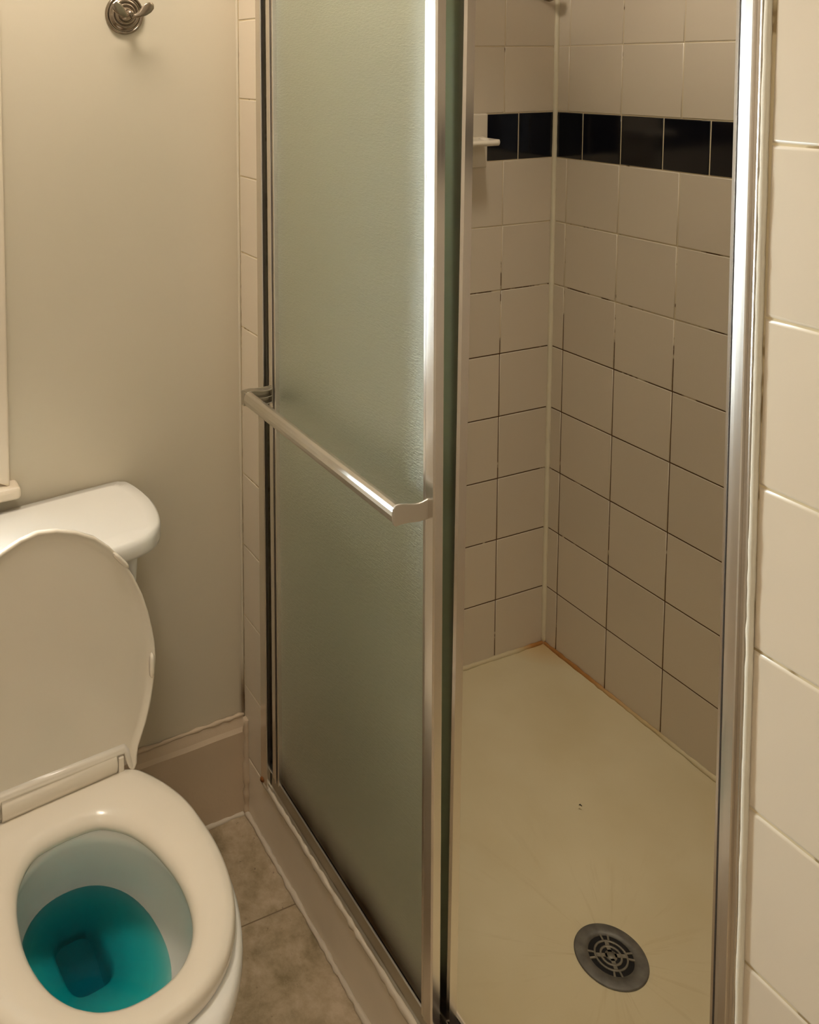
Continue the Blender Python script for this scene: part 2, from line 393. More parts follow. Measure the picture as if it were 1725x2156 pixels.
for a, b in zip(nr, nr[1:]):
    k = 0
    while k < 10:
        u0, u1 = -yNR(a)+k*P6, -yNR(a)+(k+1)*P6; t0, t1 = -yNR(b)+k*P6, -yNR(b)+(k+1)*P6
        tiles(mb, (0,0,0), (0,-1,0), (-1,0,0), [(u0, u1, t0, t1, a, b, 1)], bv=.003); k += 1
tag(mb.build('wall_right', [m_grout, m_tile]), 'cream tiled wall around the shower door, large near tiles on the right', 'wall', 'structure')
# plain strips between wall corner and tiles
mb = MB(); mb.tube([(-.001, -.001+.0006*math.sin(i*1.7), z) for i, z in enumerate([.08+.1*j for j in range(23)])], .0032, 8)
tag(mb.build('trim_1', m_paint), 'thin cream sealant line where painted wall meets the tile strip', 'trim', 'structure')

# back wall (painted, with window)
mb = MB()
def wb(u0, u1, v0, v1, z0, z1, mat=0, m=None):
    (m or mb).hexa([W(u0,v0,z0),W(u1,v0,z0),W(u1,v1,z0),W(u0,v1,z0),W(u0,v0,z1),W(u1,v0,z1),W(u1,v1,z1),W(u0,v1,z1)], mat)
u0, u1, z0, z1 = WIN
wb(u1, .0, 0, .12, FZ, CZ); wb(-1.72, u0, 0, .12, FZ, CZ); wb(u0, u1, 0, .12, FZ, z0); wb(u0, u1, 0, .12, z1, CZ)
tag(mb.build('wall_back', m_paint), 'smooth beige painted wall behind the toilet', 'wall', 'structure')
mb = MB(); mb.box((-1.62,.2,FZ), (-1.72,-2.8,CZ)); tag(mb.build('wall_left', m_pale), 'pale painted wall on the far left, outside the view', 'wall', 'structure')
mb = MB(); mb.box((-1.72,-2.7,FZ), (.95,-2.8,CZ)); tag(mb.build('wall_front', m_pale), 'pale painted wall behind the viewer', 'wall', 'structure')
mb = MB(); mb.box((-1.72,.2,CZ), (.95,-2.8,CZ+.1)); tag(mb.build('ceiling', m_ceil), 'pale flat bathroom ceiling', 'ceiling', 'structure')
# floor: stone look tiles 305 mm
mb = MB(); mb.box((-1.72,.2,FZ-.1), (.95,-2.8,FZ-.0012), 0)
T = .305; xs = [-.002-k*T for k in range(6)]; ys = [.10, -.2455]+[-.2455-T*k for k in range(1, 9)]
for a, b in zip(xs, xs[1:]):
    for c, d in zip(ys, ys[1:]):
        g = .0012; n = mb.add([(a-g,c-g,FZ-.0012),(b+g,c-g,FZ-.0012),(b+g,d+g,FZ-.0012),(a-g,d+g,FZ-.0012),(a-g-.002,c-g-.002,FZ),(b+g+.002,c-g-.002,FZ),(b+g+.002,d+g+.002,FZ),(a-g-.002,d+g+.002,FZ)])
        for j in range(4): mb.face((n+j, n+(j+1) % 4, n+4+(j+1) % 4, n+4+j), 1, True)
        mb.face((n+4,n+5,n+6,n+7), 1)
tag(mb.build('floor', [m_fgrout, m_floor]), 'mottled tan stone-look floor tiles between toilet and shower curb', 'floor', 'structure')

# baseboard on the back wall
prof = [(0,0),(0,.0),(-.016,0),(-.017,.185),(-.012,.193),(-.006,.213),(0,.214)]
mb = MB(); rings = []
for i in range(25):
    u = -.003-1.62*i/24; j = .0007*math.sin(i*2.3)
    rings.append([W(u, v+(j if v < 0 else 0), FZ+z) for v, z in prof[1:]])
mb.loft(rings, smooth=False)
tag(mb.build('baseboard_back', m_base, bevel=.0015), 'tall cream painted baseboard under the beige wall', 'baseboard', 'structure')
def bead(name, path, rad, mat, label, parent=None, amp=.0016, k=8, squash=(1,1), kind='structure', cat='trim', seed=1):
    rnd = random.Random(seed); pts = []; rr = []
    for a, b in zip(path, path[1:]):
        a, b = Vector(a), Vector(b); n = max(2, int((b-a).length/.012))
        for i in range(n):
            pts.append(a.lerp(b, i/n)+Vector([rnd.uniform(-amp, amp)*.5 for _ in range(3)])); s = rad*(1+rnd.uniform(-.35, .35)*amp/.0016); rr.append((s*squash[0], s*squash[1]))
    pts.append(Vector(path[-1])); rr.append((rad*squash[0], rad*squash[1]))
    m = MB(); m.tube(pts, rr, k); o = m.build(name, mat)
    if parent is not None: here(o, parent)
    else: tag(o, label, cat, kind)
    return o
bead('trim_2', [W(-.004,-.016,FZ), W(-.75,-.016,FZ)], .005, m_caulk, 'rough caulk line where the baseboard meets the floor', seed=3)
bead('trim_3', [W(-.002,-.004,FZ+.214), W(-.75,-.004,FZ+.214)], .004, m_base, 'lumpy paint line along the top of the baseboard', seed=4)
bead('trim_4', [(-.002,-.018,FZ), (-.002,-.018,.088)], .0075, m_base, 'lumpy painted joint where baseboard meets the shower curb', seed=5)

# curb under the door
mb = MB(); mb.box((0,.0,FZ), (.075,-1.45,.004))
tag(mb.build('trim_5', m_trimp, bevel=.004), 'cream painted shower curb beside the floor tiles', 'curb', 'structure')
bead('trim_6', [(-.003,-.004,FZ+.002), (-.003,-1.4,FZ+.002)], .0055, m_caulk, 'bumpy dirty caulk along the foot of the shower curb', seed=6)
# corner caulk in the shower and pan joint
bead('trim_7', [(D-.002, YS-.002, .004), (D-.002, YS-.002, CZ)], .0065, m_corner, 'cream caulk bead up the inner shower corner', amp=.0004, seed=7)
bead('trim_8', [(XI+.01, YS-.002, .004), (D-.003, YS-.003, .002), (D-.002, YS-SHW, .002)], .0055, m_rust, 'rust stained caulk around the edge of the shower pan', amp=.0010, seed=8)

# ------------------------------------------------------------------ window (its right casing and stool show at the left edge)
wroot = empty('window_1', W(-.64, 0, .7), PHI, label='white painted window casing and sill above the toilet tank', cat='window', kind='structure')
Mw = wroot.matrix_basis.inverted()
def wl(m):
    m.v = [Mw @ p for p in m.v]; return m
m = MB(); cw = .085
ur = lin((1.492, -.4715), (.70, -.481))
m.hexa([W(WIN[1]-.0,-.021,z0-.03),W(ur(.70),-.021,.70),W(ur(.70),0,.70),W(WIN[1],0,z0-.03),W(WIN[1],-.021,z1+cw),W(ur(z1+cw),-.021,z1+cw),W(ur(z1+cw),0,z1+cw),W(WIN[1],0,z1+cw)])
wb(WIN[0]-cw, WIN[0], -.021, 0, z0-.03, z1+cw, m=m); wb(WIN[0], WIN[1], -.021, 0, z1, z1+cw, m=m)
wl(m).build('casing', m_trimp, wroot, bevel=.004, seg=3)
m = MB(); wb(WIN[0]-cw-.02, -.4635, -.036, .01, .680, .7035, m=m)
wl(m).build('sill', m_trimp, wroot, bevel=.008, seg=4)
m = MB(); s = .028
for (a, b, c, d) in ((u0,u0+s,z0,z1),(u1-s,u1,z0,z1),(u0,u1,z0-.03,z0+s),(u0,u1,z1-s,z1),(u0,u1,(z0+z1)/2-.02,(z0+z1)/2+.02)): wb(a, b, .045, .085, c, d, m=m)
wl(m).build('sash', m_trimp, wroot, bevel=.003)
m = MB(); wb(u0+s, u1-s, .064, .067, z0+s, z1-s, m=m); wl(m).build('pane', m_clear, wroot)

# unseen lamps, added to bring up the brightness
def dome(loc, label, shade=None):
  lroot = empty('added_ceiling_lamp', loc, label=label, cat='lamp', group='added dome fill lamps')
  m = MB(); m.lathe([(.17,0),(.17,-.012),(.155,-.02)], (0,0,0), (0,0,1)); m.build('added_lamp_base', m_bronze, lroot)
  m = MB(); m.lathe([(.15,-.019),(.148,-.035),(.13,-.06),(.09,-.08),(.04,-.09),(.001,-.092)], (0,0,0), (0,0,1)); m.build('added_lamp_shade', shade or m_lamp, lroot)
dome((-.47, -.40, CZ), 'unseen warm glass dome lamp added above the toilet tank for light')  # main lamp, added out of view to light the room
dome((-1.15, -2.2, CZ), 'unseen warm glass dome lamp added behind the viewer as fill light', m_lamp3)  # weaker lamp, added out of view as fill

lroot2 = empty('added_recessed_lamp', (.45, -.52, CZ), label='unseen recessed lamp added over the shower to brighten it', cat='lamp')  # added fixture, lifts the brightness inside the shower
m = MB(); m.lathe([(.09,0),(.09,-.008),(.075,-.010),(.072,-.002)], (0,0,0), (0,0,1), cap=False); m.build('added_lamp_trim', m_ceil, lroot2)
m = MB(); m.lathe([(.073,-.0005),(.072,-.003),(.001,-.004)], (0,0,0), (0,0,1)); m.build('added_lamp_shade', m_lamp2, lroot2)

dl = bpy.data.lights.new('added_recessed_beam', 'AREA'); dl.shape = 'DISK'; dl.size = .14; dl.energy = DOWN; dl.color = (1.0, .91, .76); dl.spread = math.radians(75)  # beam of the added downlight
do = bpy.data.objects.new('added_recessed_beam', dl); C.objects.link(do); do.parent = lroot2; do.location = (0, 0, -.012)
# ------------------------------------------------------------------ shower pan
mb = MB(); nx, ny = 44, 66; X0, X1, Y0, Y1 = XI+.004, D-.001, YS-.001, YS-SHW+.001
DC = (.3698, -.6408); DZ = -.015
def pan_z(x, y):
    e = min(x-X0, X1-x, Y0-y, y-Y1); r = math.hypot(x-DC[0], y-DC[1])
    t = min(1, e/.055); cove = (1-t)**2*.010
    slope = min(1, r/.6); z = DZ+.010*slope+cove-.001
    if e < .001: z = .0035
    return z
for i in range(nx+1):
    for j in range(ny+1):
        f = lambda t: t-.10*math.sin(2*math.pi*t)/1.2
        x = X0+(X1-X0)*f(i/nx); y = Y0+(Y1-Y0)*f(j/ny); mb.v.append(Vector((x, y, pan_z(x, y))))
for i in range(nx):
    for j in range(ny):
        a = i*(ny+1)+j; mb.face((a, a+1, a+ny+2, a+ny+1), 0, True)
edge = [i*(ny+1) for i in range(nx+1)]+[nx*(ny+1)+j for j in range(1, ny+1)]+[i*(ny+1)+ny for i in range(nx-1, -1, -1)]+[j for j in range(ny-1, 0, -1)]
lo = mb.add([(mb.v[e].x, mb.v[e].y, FZ+.001) for e in edge])
for k in range(len(edge)): mb.face((edge[k], edge[(k+1) % len(edge)], lo+(k+1) % len(edge), lo+k))
mb.face([lo+k for k in range(len(edge))])
tag(mb.build('shower_pan', m_pan), 'yellowed fibreglass shower pan with rust stains in the corner', 'shower pan')

# drain
dr = empty('shower_drain', (DC[0], DC[1], DZ+.0005), label='round grey metal drain cover set in the shower pan', cat='drain')
m = MB(); RO = .0575
# flat outer ring
m.lathe([(.0352,.0005),(.0358,.0026),(.045,.0028),(.0555,.0026),(.0568,.0020),(RO,.0003)], (0,0,0), (0,0,1), 72, cap=False); m.build('flange', m_drain, dr)
m = MB(); m.lathe([(.0362,.0003),(.0358,.0010),(.0001,.0010)], (0,0,0), (0,0,1), 48, cap=False); m.build('drain_opening', m_hole, dr)
m = MB()
for ra, rb in ((0,.0095),(.0145,.0178),(.0238,.0268)):
    if ra == 0: m.lathe([(rb,.0010),(rb,.0027),(.0001,.0027)], (0,0,0), (0,0,1), 40, cap=False)
    else: m.lathe([(ra,.0010),(ra,.0028),(rb,.0028),(rb,.0010)], (0,0,0), (0,0,1), 56, cap=False)
for k in range(4):
    a = math.radians(62+90*k); d = Vector((math.cos(a), math.sin(a), 0)); e = Vector((-d.y, d.x, 0))
    p0, p1, p2 = d*.006, d*.026, d*.0365; h0, h1 = Vector((0,0,.001)), Vector((0,0,.0027)); w0 = .0032
    m.hexa([p0-e*w0+h0, p1-e*w0+h0, p1+e*w0+h0, p0+e*w0+h0, p0-e*w0+h1, p1-e*w0+h1, p1+e*w0+h1, p0+e*w0+h1])
    for sgn in (-1, 1):
        b = a+sgn*.17; d2 = Vector((math.cos(b), math.sin(b), 0)); e2 = Vector((-d2.y, d2.x, 0)); w1 = .0016; q0, q1 = d2*.026, d2*.0365
        m.hexa([q0-e2*w1+h0, q1-e2*w1+h0, q1+e2*w1+h0, q0+e2*w1+h0, q0-e2*w1+h1, q1-e2*w1+h1, q1+e2*w1+h1, q0+e2*w1+h1])
m.build('grate', m_grate, dr)
m = MB(); m.tube([(.5475,-.4005,-.0035),(.5455,-.3975,-.0015),(.5435,-.3965,-.0030)], [.0007,.0014,.0005], 6)
for v in m.v: v += Vector((0,0,.0005))
tag(m.build('debris_fleck', m_line), 'tiny dark sliver of debris lying on the shower pan', 'debris')

# ------------------------------------------------------------------ fixed door frame
fr = empty('shower_door_frame', (0, -.6, .004), label='aluminium jambs and bottom track framing the sliding shower door', cat='door frame')
F = lambda o: here(o, fr)
# left jamb: outer face, channel recess, inner lip
yA = yJL; yB = lin((1.53, -.1157), (.07, -.1230)); yC = lin((1.53, -.131), (.07, -.142))
m = MB(); vbar(m, -.0055, .002, yA, yB, .012, DH); vbar(m, -.0065, -.003, lambda z: yB(z)+.0035, lambda z: yB(z)+.0005, .012, DH)
vbar(m, .002, .060, yA, lambda z: yA(z)-.004, .012, DH); vbar(m, .028, .031, yA, lambda z: yA(z)-.022, .012, DH); vbar(m, .056, .060, yA, lambda z: yA(z)-.024, .012, DH)
F(m.build('left_jamb', m_alu, bevel=.0007))
# right jamb: inner lip, rounded main face, outer lip
yR0 = lin((1.49, -1.0797), (.646, -1.0925)); 
def prof_bar(profile, zs, mat, name):
    m = MB(); m.loft([[(x, yR0(z)+dy, z) for x, dy in profile] for z in zs], True, True, 0, False); return m.build(name, mat, bevel=.0006)
pr = [(.058,-.001),(-.004,-.001),(-.0055,-.002),(-.0055,-.0045),(-.001,-.0055),(-.001,-.0065),(-.0062,-.0072),(-.0067,-.0110),(-.0071,-.0150),(-.0075,-.0190),(-.0064,-.0198),(-.0034,-.0201),(-.0037,-.0206),(-.0046,-.0252),(-.0040,-.0258),(.001,-.0262),(.058,-.0262)]
F(prof_bar(pr, [.008, 1.0, DH], m_alu, 'right_jamb'))
m = MB(); m.box((-.004,-.095,DH-.045), (.06,-1.11,DH)); F(m.build('header', m_alu, bevel=.002))
# bottom track: outer flange, vertical face, ridge, two channels
m = MB()
tp = [(.000,.006),(.000,.016),(.0035,.0185),(.0035,.043),(.0015,.0455),(.0015,.0485),(.0050,.0490),(.0062,.0470),(.0062,.022),(.0280,.020),(.0280,.038),(.0305,.038),(.0305,.020),(.052,.020),(.052,.030),(.056,.030),(.056,.006)]
m.loft([[(x, y, z) for x, z in tp] for y in (-.1005, -.6, -1.103)], True, True, 0, False); F(m.build('bottom_track', m_alu_d, bevel=.0006))
m = MB(); m.box((.0062,-.12,.0222), (.0278,-1.08,.030)); m.box((.0307,-.12,.0222), (.0518,-1.08,.027)); F(m.build('track_grime', m_grime))
bead('frame_caulk', [(-.0015,-.097,.0075), (-.0015,-1.12,.0075)], .0062, m_caulk, '', parent=fr, squash=(.8, 1.15), seed=11)
bead('frame_caulk', [(-.001, yR0(.01)-.0285, .01), (-.001, yR0(1.94)-.0285, 1.94)], .0036, m_caulkw, '', parent=fr, amp=.00035, seed=12)
bead('frame_caulk', [(0, yA(.04)+.0015, .04), (0, yA(1.9)+.0015, 1.9)], .0018, m_caulkw, '', parent=fr, amp=.0003, seed=13)
m = MB(); m.lathe([(.001,-.002),(.007,.0),(.004,.003),(.001,.004)], (-.004,-.101,.016), (-.5,-.2,.8), 9); F(m.build('rust_spot', m_rustspot))

# ------------------------------------------------------------------ sliding panels
PT = 1.925
def panel(name, label, x, yl, yl2, yr2, yr, zb, depth, glassdx):
    e = empty(name, (x, -.4, zb), label=label, cat='shower door')
    m = MB(); vbar(m, x+glassdx, x+glassdx+.004, lambda z: yl2(z)+.004, lambda z: yr2(z)-.004, zb+.002, PT-.02); here(m.build('glass_pane', m_frost), e)
    # left stile: two lips with a groove
    m = MB(); t = lambda k: (lambda z: yl(z)+(yl2(z)-yl(z))*k)
    vbar(m, x-.0015, x+depth, t(0), t(.50), zb, PT); vbar(m, x+.002, x+depth, t(.50), t(.62), zb, PT); vbar(m, x-.004, x+depth, t(.50), t(.66), zb, PT); vbar(m, x+.003, x+depth, t(.66), t(.84), zb, PT); vbar(m, x-.002, x+depth, t(.84), t(1), zb, PT)
    here(m.build('stile', m_alu, bevel=.0008), e)
    m = MB(); t = lambda k: (lambda z: yr2(z)+(yr(z)-yr2(z))*k)
    k = 7
    def ring(z):
        a, b = yr2(z), yr(z)
        return [(x+depth, a, z), (x-.0025, a, z), (x-.0035, a-.001, z), (x-.0035, a-.0055, z), (x-.0015, a-.0068, z)]+[(x-.0050+.0017*((i+.5)/k)**1.25, a-.0070+(b-a+.0080)*(i+.5)/k, z) for i in range(k)]+[(x-.0010, b, z), (x+depth, b, z)]
    m.loft([ring(z) for z in (zb, .8, 1.4, PT)], True, True, 0, False); here(m.build('stile', m_alu, bevel=.0005), e)
    m = MB(); m.box((x, yl(PT)-.001, PT-.03), (x+depth, yr(PT)+.001, PT)); here(m.build('top_rail', m_alu, bevel=.001), e)
    return e
oe = panel('sliding_door_panel', 'outer frosted glass sliding door panel with the towel bar', -.001,
      yC, lin((1.53, -.160), (.07, -.1690)), lin((1.51, -.6202), (.15, -.6329)), lin((1.509, -.6462), (.174, -.6577)), .050, .012, .006)
ie = panel('sliding_door_panel', 'inner frosted glass sliding door panel slid behind the outer one', .0335,
      lin((1.53, -.118), (.07, -.125)), lin((1.53, -.148), (.07, -.155)), lin((1.5, -.610), (.2, -.602)), lin((1.5, -.6635), (.2, -.6545)), .032, .012, .006)
# towel bar: oval extrusion between two curved brackets, fixed to the outer panel
BX, BZ, BA, BB = -.0545, .8345, -.1525, -.6365
def inbar(o): o.parent = tb; return o
pf = [(.0070,-.0105),(.0070,.0125),(.0050,.0140),(-.0010,.0142),(-.0055,.0115),(-.0080,.0060),(-.0088,.0),(-.0080,-.0060),(-.0055,-.0112),(-.0010,-.0135),(.0050,-.0130)]
m = MB(); m.loft([[(BX+a, y, BZ+b) for a, b in pf] for y in (BA, BB)], True, True, 0, False); tb = here(m.build('towel_bar', m_alu_h, bevel=.0010, ang=30), oe)
def bracket(y0, y1, sgn):
    m = MB(); rings = []
    K = 14
    for i in range(K+1):
        t = i/K; x = BX-.0085+(abs(BX)+.0045)*t
        wv = .0018*math.sin(t*6.0+.4); hh = .0145+.0012*math.cos(t*5)
        if i == 0: hh *= .72
        r = [(x, y0, BZ-hh+wv), (x, y1, BZ-hh+wv), (x, y1, BZ+hh+wv), (x, y0, BZ+hh+wv)]
        rings.append(r)
    m.loft(rings, True, True, 0, False)
    # foot plate
    m.box((-.0045, y0+.002, BZ-.0155), (-.0005, y1-.002, BZ+.0155))
    return inbar(m.build('bracket', m_alu_h, bevel=.0012))
bracket(-.6365, -.6400, 1)
# hollow left bracket: two flanges, web and middle rib, as seen from its open side
m = MB()
for (zz, th) in ((.0125, .0022), (-.0005, .0018), (-.0130, .0022)):
    K = 10; rings = []
    for i in range(K+1):
        t = i/K; x = BX-.004+(abs(BX)-.001)*t; wv = .0018*math.sin(t*6.0+.4)
        rings.append([(x, -.1555, BZ+zz+wv-th/2), (x, -.1400, BZ+zz+wv-th/2), (x, -.1400, BZ+zz+wv+th/2), (x, -.1555, BZ+zz+wv+th/2)])
    m.loft(rings, True, True, 0, False)
m.box((BX-.008, -.1418, BZ-.0138), (-.004, -.1395, BZ+.0138)); m.box((-.0060, -.1560, BZ-.0150), (-.0035, -.1400, BZ+.0150))
m.box((BX-.0085, -.1525, BZ-.0125), (BX+.004, -.1400, BZ+.0125))
inbar(m.build('bracket', m_alu_d, bevel=.0005))

# ------------------------------------------------------------------ shower fittings
sd = empty('soap_holder', (.568, YS, 1.28), label='white ceramic soap and toothbrush holder in the black tile band', cat='soap holder')
m = MB(); m.box((.505, YS-.0075, 1.2165), (.6365, YS+.001, 1.3405)); here(m.build('back_plate', m_dish, bevel=.004, seg=3), sd)
m = MB(); rings = []
for (y, e, zc, h) in ((YS-.004, .000, 1.2775, .012), (YS-.02, .000, 1.2785, .0085), (YS-.045, -.001, 1.279, .0075), (YS-.066, -.003, 1.279, .0075), (YS-.072, -.008, 1.279, .004)):
    rings.append([(.512-e, y, zc-h), (.622+e, y, zc-h), (.625+e, y, zc), (.622+e, y, zc+h), (.618+e, y, zc+h-.002), (.516-e, y, zc+h-.002), (.512-e, y, zc+h)])
m.loft(rings, True, True, 0, False); here(m.build('shelf', m_dish, bevel=.0025, seg=3), sd)
for xx in (.536, .598):
    m = MB(); m.lathe([(.009,.0),(.0095,.002),(.0115,.002),(.012,0)], (xx, YS-.040, 1.2845), (0,0,1), 24, cap=False); here(m.build('holder_ring', m_seat), sd)
sv = empty('shower_valve', (.23, YS, 1.30), label='round dark metal shower valve blurred behind the frosted glass', cat='shower valve')
m = MB(); m.lathe([(.055,0),(.055,.004),(.048,.010),(.022,.014),(.020,.034),(.018,.036)], (.23,YS,1.30), (0,-1,0)); here(m.build('escutcheon', m_bronze), sv)
m = MB(); m.tube([(.23,YS-.034,1.30),(.23,YS-.052,1.30)], [.019,.017], 20); m.tube([(.23,YS-.045,1.30),(.232,YS-.060,1.265),(.234,YS-.066,1.24)], [.009,.008,.006], 12); here(m.build('valve_handle', m_bronze), sv)
m = MB(); m.lathe([(.006,0),(.006,.018),(.0125,.022),(.0145,.032),(.012,.042),(.004,.045),(.0001,.0455)], (.786,YS,1.6085), (0,-1,0), 24)
tag(m.build('wall_hook', m_bronze), 'small dark round metal knob high beside the inner shower corner', 'hook')

# ------------------------------------------------------------------ robe hook
hk = empty('robe_hook', W(-.2365, 0, 1.5535), PHI, label='round bronze double robe hook on the beige wall', cat='hook')
m = MB(); m.lathe([(.0375,0),(.0378,.003),(.0365,.0062),(.0345,.0070),(.0325,.0058),(.0318,.0045),(.0300,.0048),(.0275,.0085),(.0250,.0105),(.0225,.0105),(.0212,.0085),(.0205,.0085),(.0195,.0120),(.0175,.0140),(.0155,.0138),(.0145,.0120),(.0138,.0125),(.0115,.0170),(.0085,.0200),(.0070,.0215),(.0065,.028)], (0,0,0), (0,-1,0), 56); m.build('rosette', m_bronze, hk)
m = MB(); m.tube([(0,-.018,0),(0,-.034,-.001),(0,-.040,-.002)], [.0085,.0075,.004], 16); m.build('post', m_bronze, hk)
for sgn in (-1, 1):
    m = MB(); pts = [(0,-.034,-.004),(sgn*.008,-.040,-.0055),(sgn*.015,-.044,-.002),(sgn*.022,-.046,.003),(sgn*.0295,-.0475,.009),(sgn*.0355,-.0485,.014),(sgn*.0385,-.049,.017)]
    m.tube(pts, [(.0045,.004),(.0042,.0032),(.0060,.0024),(.0088,.0020),(.0098,.0019),(.0078,.0018),(.0030,.0012)], 16, upv=(0,-1,.0)); m.build('prong', m_bronze, hk)

# ------------------------------------------------------------------ toilet
TP = math.radians(7); UC = -.51
T0 = Vector((UC*math.cos(TP), UC*math.sin(TP), FZ))
to = empty('toilet', T0, TP, label='cream two-piece toilet with raised lid beside the shower', cat='toilet')
def sh(v): return .1*(v+.45)       # the fixture is set a little askew
def sup(ca, cv, ha, hv, z, n=2.0, k=64, shear=False, vb=None):
    out = []
    for j in range(k):
        t = 2*math.pi*j/k; c, s = math.cos(t), math.sin(t)
        a = ha*math.copysign(abs(c)**(2/n), c); v = hv*math.copysign(abs(s)**(2/n), s)
        v2 = cv+v
        if vb is not None: v2 = min(v2, vb)
        out.append(Vector((ca+a+(sh(v2) if shear else 0), v2, z-FZ)))
    return out
def spline(pts, per=6):            # closed half outline -> smooth
    out = []; n = len(pts)
    for i in range(n-1):
        p0, p1, p2, p3 = [Vector(pts[max(0, min(n-1, i+d))]) for d in (-1, 0, 1, 2)]
        for j in range(per):
            t = j/per; out.append(.5*((2*p1)+(-p0+p2)*t+(2*p0-5*p1+4*p2-p3)*t*t+(-p0+3*p1-3*p2+p3)*t**3))
    out.append(Vector(pts[-1])); return out
def mirror(half, cen=lambda v: 0): # half: list of (a,v) from back to front (a>=0)
    r = [(a+cen(v), v) for a, v in half]; l = [(-a+cen(v), v) for a, v in reversed(half[1:-1])]
    return r+l
# outer bowl and rim, then down inside
k = 64; R = []
for cv, ha, hv, z, n in ((-.345,.115,.215,FZ+.001,2.6),(-.345,.112,.21,-.10,2.6),(-.35,.098,.19,-.04,2.4),(-.365,.105,.19,.03,2.3),(-.395,.138,.205,.10,2.2),(-.42,.172,.224,.16,2.1),(-.432,.192,.233,.21,2.1),(-.437,.198,.238,.245,2.1),(-.437,.1965,.2365,.260,2.1),(-.438,.190,.229,.267,2.1),(-.44,.172,.205,.270,2.1)):
    R.append([Vector((p.x, p.y, p.z)) for p in sup(0, cv, ha, hv, z, n, k, True)])
for ca, cv, ha, hv, z, n in ((0,-.447,.130,.160,.268,2.0),(0,-.447,.126,.156,.258,2.0),(0,-.447,.128,.158,.245,2.0),(0,-.440,.130,.158,.225,2.0),(.004,-.422,.122,.150,.185,2.0),(.012,-.385,.104,.130,.140,2.2),(.014,-.362,.086,.106,.118,2.3),(.015,-.338,.062,.078,.100,2.6),(.0165,-.322,.042,.060,.088,3.2),(.017,-.320,.036,.054,.080,3.6),(.017,-.319,.034,.052,.060,3.8),(.017,-.315,.032,.050,.0,3.8)):
    R.append(sup(ca, cv, ha, hv, z, n, k))
for p in R[-1]: p.z += (p.y+.37)*.6
m = MB(); m.loft(R, True, True)
m.hexa([(-.10,-.04,.10),(.13,-.04,.10),(.13,-.26,.10),(-.10,-.26,.10),(-.13,-.03,.394),(.12,-.03,.394),(.11,-.25,.394),(-.13,-.25,.394)])
for i, f in enumerate(m.f):        # matte porcelain below the water line, keeps the lamp reflection out
    if max(m.v[j].z for j in f) < .12-FZ and min(m.v[j].z for j in f) > -.02-FZ and max(abs(m.v[j].x) for j in f) < .095 and -.47 < m.v[f[0]].y < -.25: m.m[i] = 1
m.build('bowl', [m_porc, m_wet], to)
# tank body and lid
def tankring(ha, vf, z, grow=0, vb=.018):
    pts = [(0,vb),(ha*.80,vb),(ha*.935,vb-.006),(ha*.985,vb-.022),(ha+.0015,-.055),(ha*.985,-.105),(ha*.925,-.150),(ha*.84,-.178),(ha*.70,vf+.010),(ha*.45,vf+.003),(0,vf)]
    h = spline([(a, v) for a, v in pts], 4); o = mirror([(p.x, p.y) for p in h], lambda v: .036)
    return [Vector((a, v, z-FZ)) for a, v in o]
m = MB(); m.loft([tankring(.140,-.160,.275,vb=.008), tankring(.150,-.168,.30,vb=.008), tankring(.180,-.188,.625,vb=.008), tankring(.180,-.188,.632,vb=.008)], True, True); m.build('tank', m_porc, to)
m = MB(); m.loft([tankring(.222,-.199,.6235), tankring(.2275,-.206,.626), tankring(.2295,-.2085,.633), tankring(.2295,-.2085,.648), tankring(.2275,-.206,.6555), tankring(.222,-.200,.6595), tankring(.20,-.178,.6610,vb=0)], True, True); m.build('tank_lid', m_porc, to)
# seat ring
so = [(0,-.232),(.060,-.232),(.108,-.234),(.130,-.243),(.146,-.262),(.166,-.300),(.181,-.345),(.1865,-.395),(.187,-.445),(.179,-.500),(.160,-.550),(.128,-.594),(.088,-.621),(.046,-.634),(0,-.638)]
si = [(0,-.304),(.030,-.306),(.052,-.312),(.072,-.328),(.090,-.352),(.103,-.385),(.110,-.420),(.113,-.455),(.110,-.490),(.1005,-.524),(.083,-.553),(.060,-.574),(.040,-.584),(.020,-.589),(0,-.5905)]
cso = lambda v: .6*sh(v)+.002
O = mirror([(p.x, p.y) for p in spline(so, 5)], cso); I = mirror([(p.x, p.y) for p in spline(si, 5)], lambda v: .001)
def ringmix(t, z): return [Vector((a[0]+(b[0]-a[0])*t, a[1]+(b[1]-a[1])*t, z-FZ)) for a, b in zip(O, I)]
m = MB(); m.loft([ringmix(.03,.272), ringmix(.0,.276), ringmix(0,.284), ringmix(.025,.2905), ringmix(.09,.2950), ringmix(.25,.2975), ringmix(.55,.2985), ringmix(.78,.2965), ringmix(.90,.2925), ringmix(.97,.287), ringmix(1,.281), ringmix(1,.275), ringmix(.97,.272), ringmix(.5,.271), ringmix(.03,.272)], False, False)
m.build('seat', m_seat, to)
# raised lid, inner face towards the viewer
LP0, LP1 = Vector((0,-.246,.30)), Vector((0,-.229,.70)); ld = (LP1-LP0).normalized(); ln = Vector((0,-ld.z, ld.y))   # ln faces the viewer
def lp(a, z, d): t = (z-LP0.z)/(LP1.z-LP0.z); p = LP0.lerp(LP1, t)+ln*d; return Vector((a, p.y, p.z-FZ))
rh = [(-.003,.7350),(.0285,.7300),(.0620,.7175),(.0917,.7010),(.1187,.6755),(.1396,.6486),(.1571,.6153),(.1710,.5825),(.1805,.5500),(.1865,.5204),(.1905,.4943),(.1915,.4693),(.1888,.4415),(.1839,.4142),(.1775,.3877),(.1690,.3619),(.1605,.3419),(.1535,.3268),(.1505,.3116),(.1500,.2990),(.1455,.2905),(.1395,.2885),(.1350,.2960),(.1310,.3080),(.1277,.3235)]
lcn = lambda z: .016*(.70-z)/.4
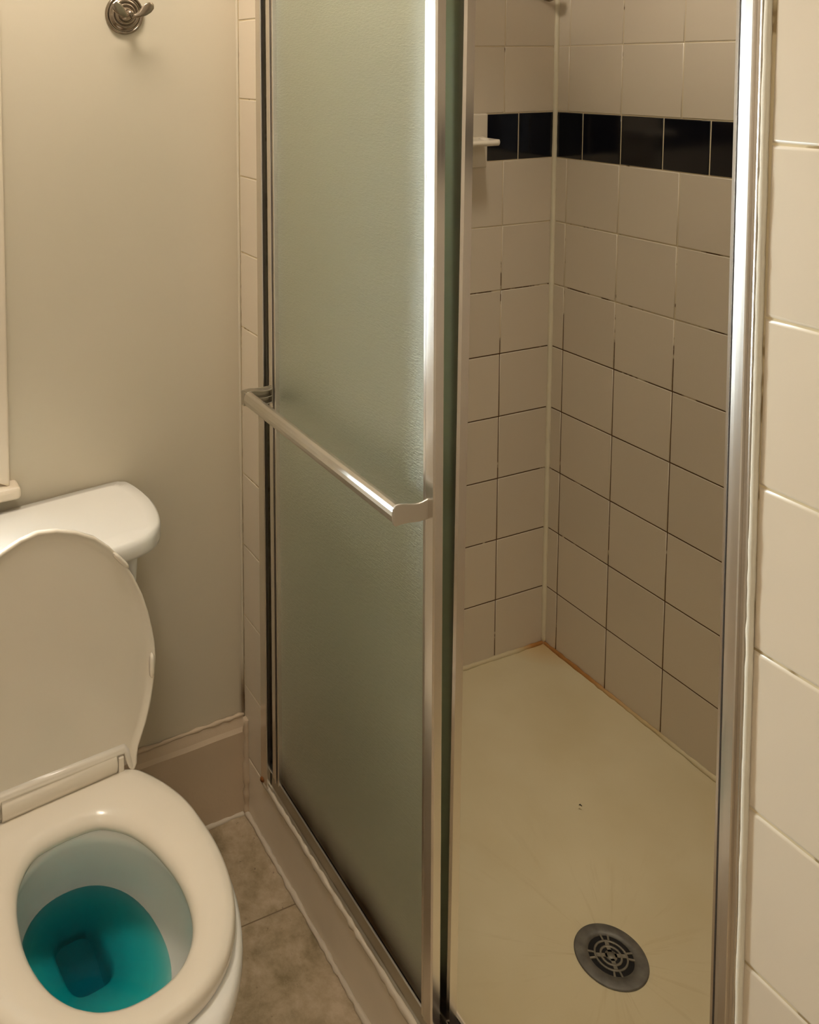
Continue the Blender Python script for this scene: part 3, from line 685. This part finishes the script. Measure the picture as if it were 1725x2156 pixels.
lh = [(2*lcn(z)-a-.006*(1 if z < .7 else 0), z) for a, z in rh[1:18]]
left = [(-.0805,.3290),(-.0812,.3120),(-.085,.2950),(-.091,.2885),(-.099,.2920),(-.106,.3050)]+list(reversed(lh))
outl = rh+left
def inset(pts, d):
    n = len(pts); out = []
    for i in range(n):
        a, b, c = Vector(pts[i-1]), Vector(pts[i]), Vector(pts[(i+1) % n]); t = (c-a).normalized()
        nn = Vector((t.y, -t.x)); out.append(tuple(b+nn*d))
    return out
m = MB(); rr = []
for d, hgt in ((.007,-.014),(.002,-.0125),(0,-.009),(0,-.0015),(.0012,0),(.0042,0),(.0060,-.0026),(.016,-.0032)):
    rr.append([lp(a, z, hgt) for a, z in inset(outl, d)])
m.loft(rr, True, True); m.build('lid', m_seat, to)
for (a0, zz0, a1, zz1) in ((.1215,.667,.1485,.634),(.1845,.4764,.1825,.434),(-.110,.667,-.137,.634),(-.172,.4764,-.170,.434)):
    m = MB(); K = 9; rings = []
    for i in range(K+1):
        t = i/K; e = math.sqrt(max(0, 1-(2*t-1)**4)); a = a0+(a1-a0)*t; z = zz0+(zz1-zz0)*t
        dv = Vector((a1-a0, zz1-zz0)).normalized(); nx_, nz_ = dv.y*.0045*max(e,.15), -dv.x*.0045*max(e,.15); h = .0055*max(e,.1)
        rings.append([lp(a+nx_, z+nz_, -.003), lp(a+nx_*.8, z+nz_*.8, h*.7-.001), lp(a, z, h), lp(a-nx_*.8, z-nz_*.8, h*.7-.001), lp(a-nx_, z-nz_, -.003)])
    m.loft(rings, True, True); m.build('bumper', m_seat, to)
# hinge cover between the lid ears
m = MB(); rings = []
for a in (-.0795, -.0775, .1125, .1145):
    s = .94 if a in (-.0795, .1145) else 1
    rings.append([Vector((a, -.2365+.0120*s*math.cos(t), .3110+.0200*s*math.sin(t)-FZ)) for t in [2*math.pi*j/24 for j in range(24)]])
m.loft(rings, True, True); m.build('hinge_cover', m_seat, to)
m = MB(); m.box((.1165,-.2465,.292-FZ), (.1265,-.226,.3215-FZ)); m.build('hinge_post', m_seat, to, bevel=.002)

# water in the bowl
wa = MB()
wr = []
for ca, cv, ha, hv, z, n in ((.012,-.385,.1055,.1315,.140,2.2),(.014,-.362,.0885,.1085,.118,2.3),(.015,-.338,.0645,.0805,.100,2.6),(.0165,-.322,.0445,.0625,.088,3.2),(.017,-.320,.0385,.0565,.080,3.6),(.017,-.319,.0365,.0545,.060,3.8),(.017,-.315,.0345,.0525,-.003,3.8)):
    wr.append(sup(ca, cv, ha, hv, z, n, 64))
wa.loft(wr, True, True)
wo = wa.build('toilet_water', m_water); wo.location = T0; wo.rotation_euler = (0, 0, TP)
tag(wo, 'teal blue cleaner-tinted water pooled in the toilet bowl', 'water')
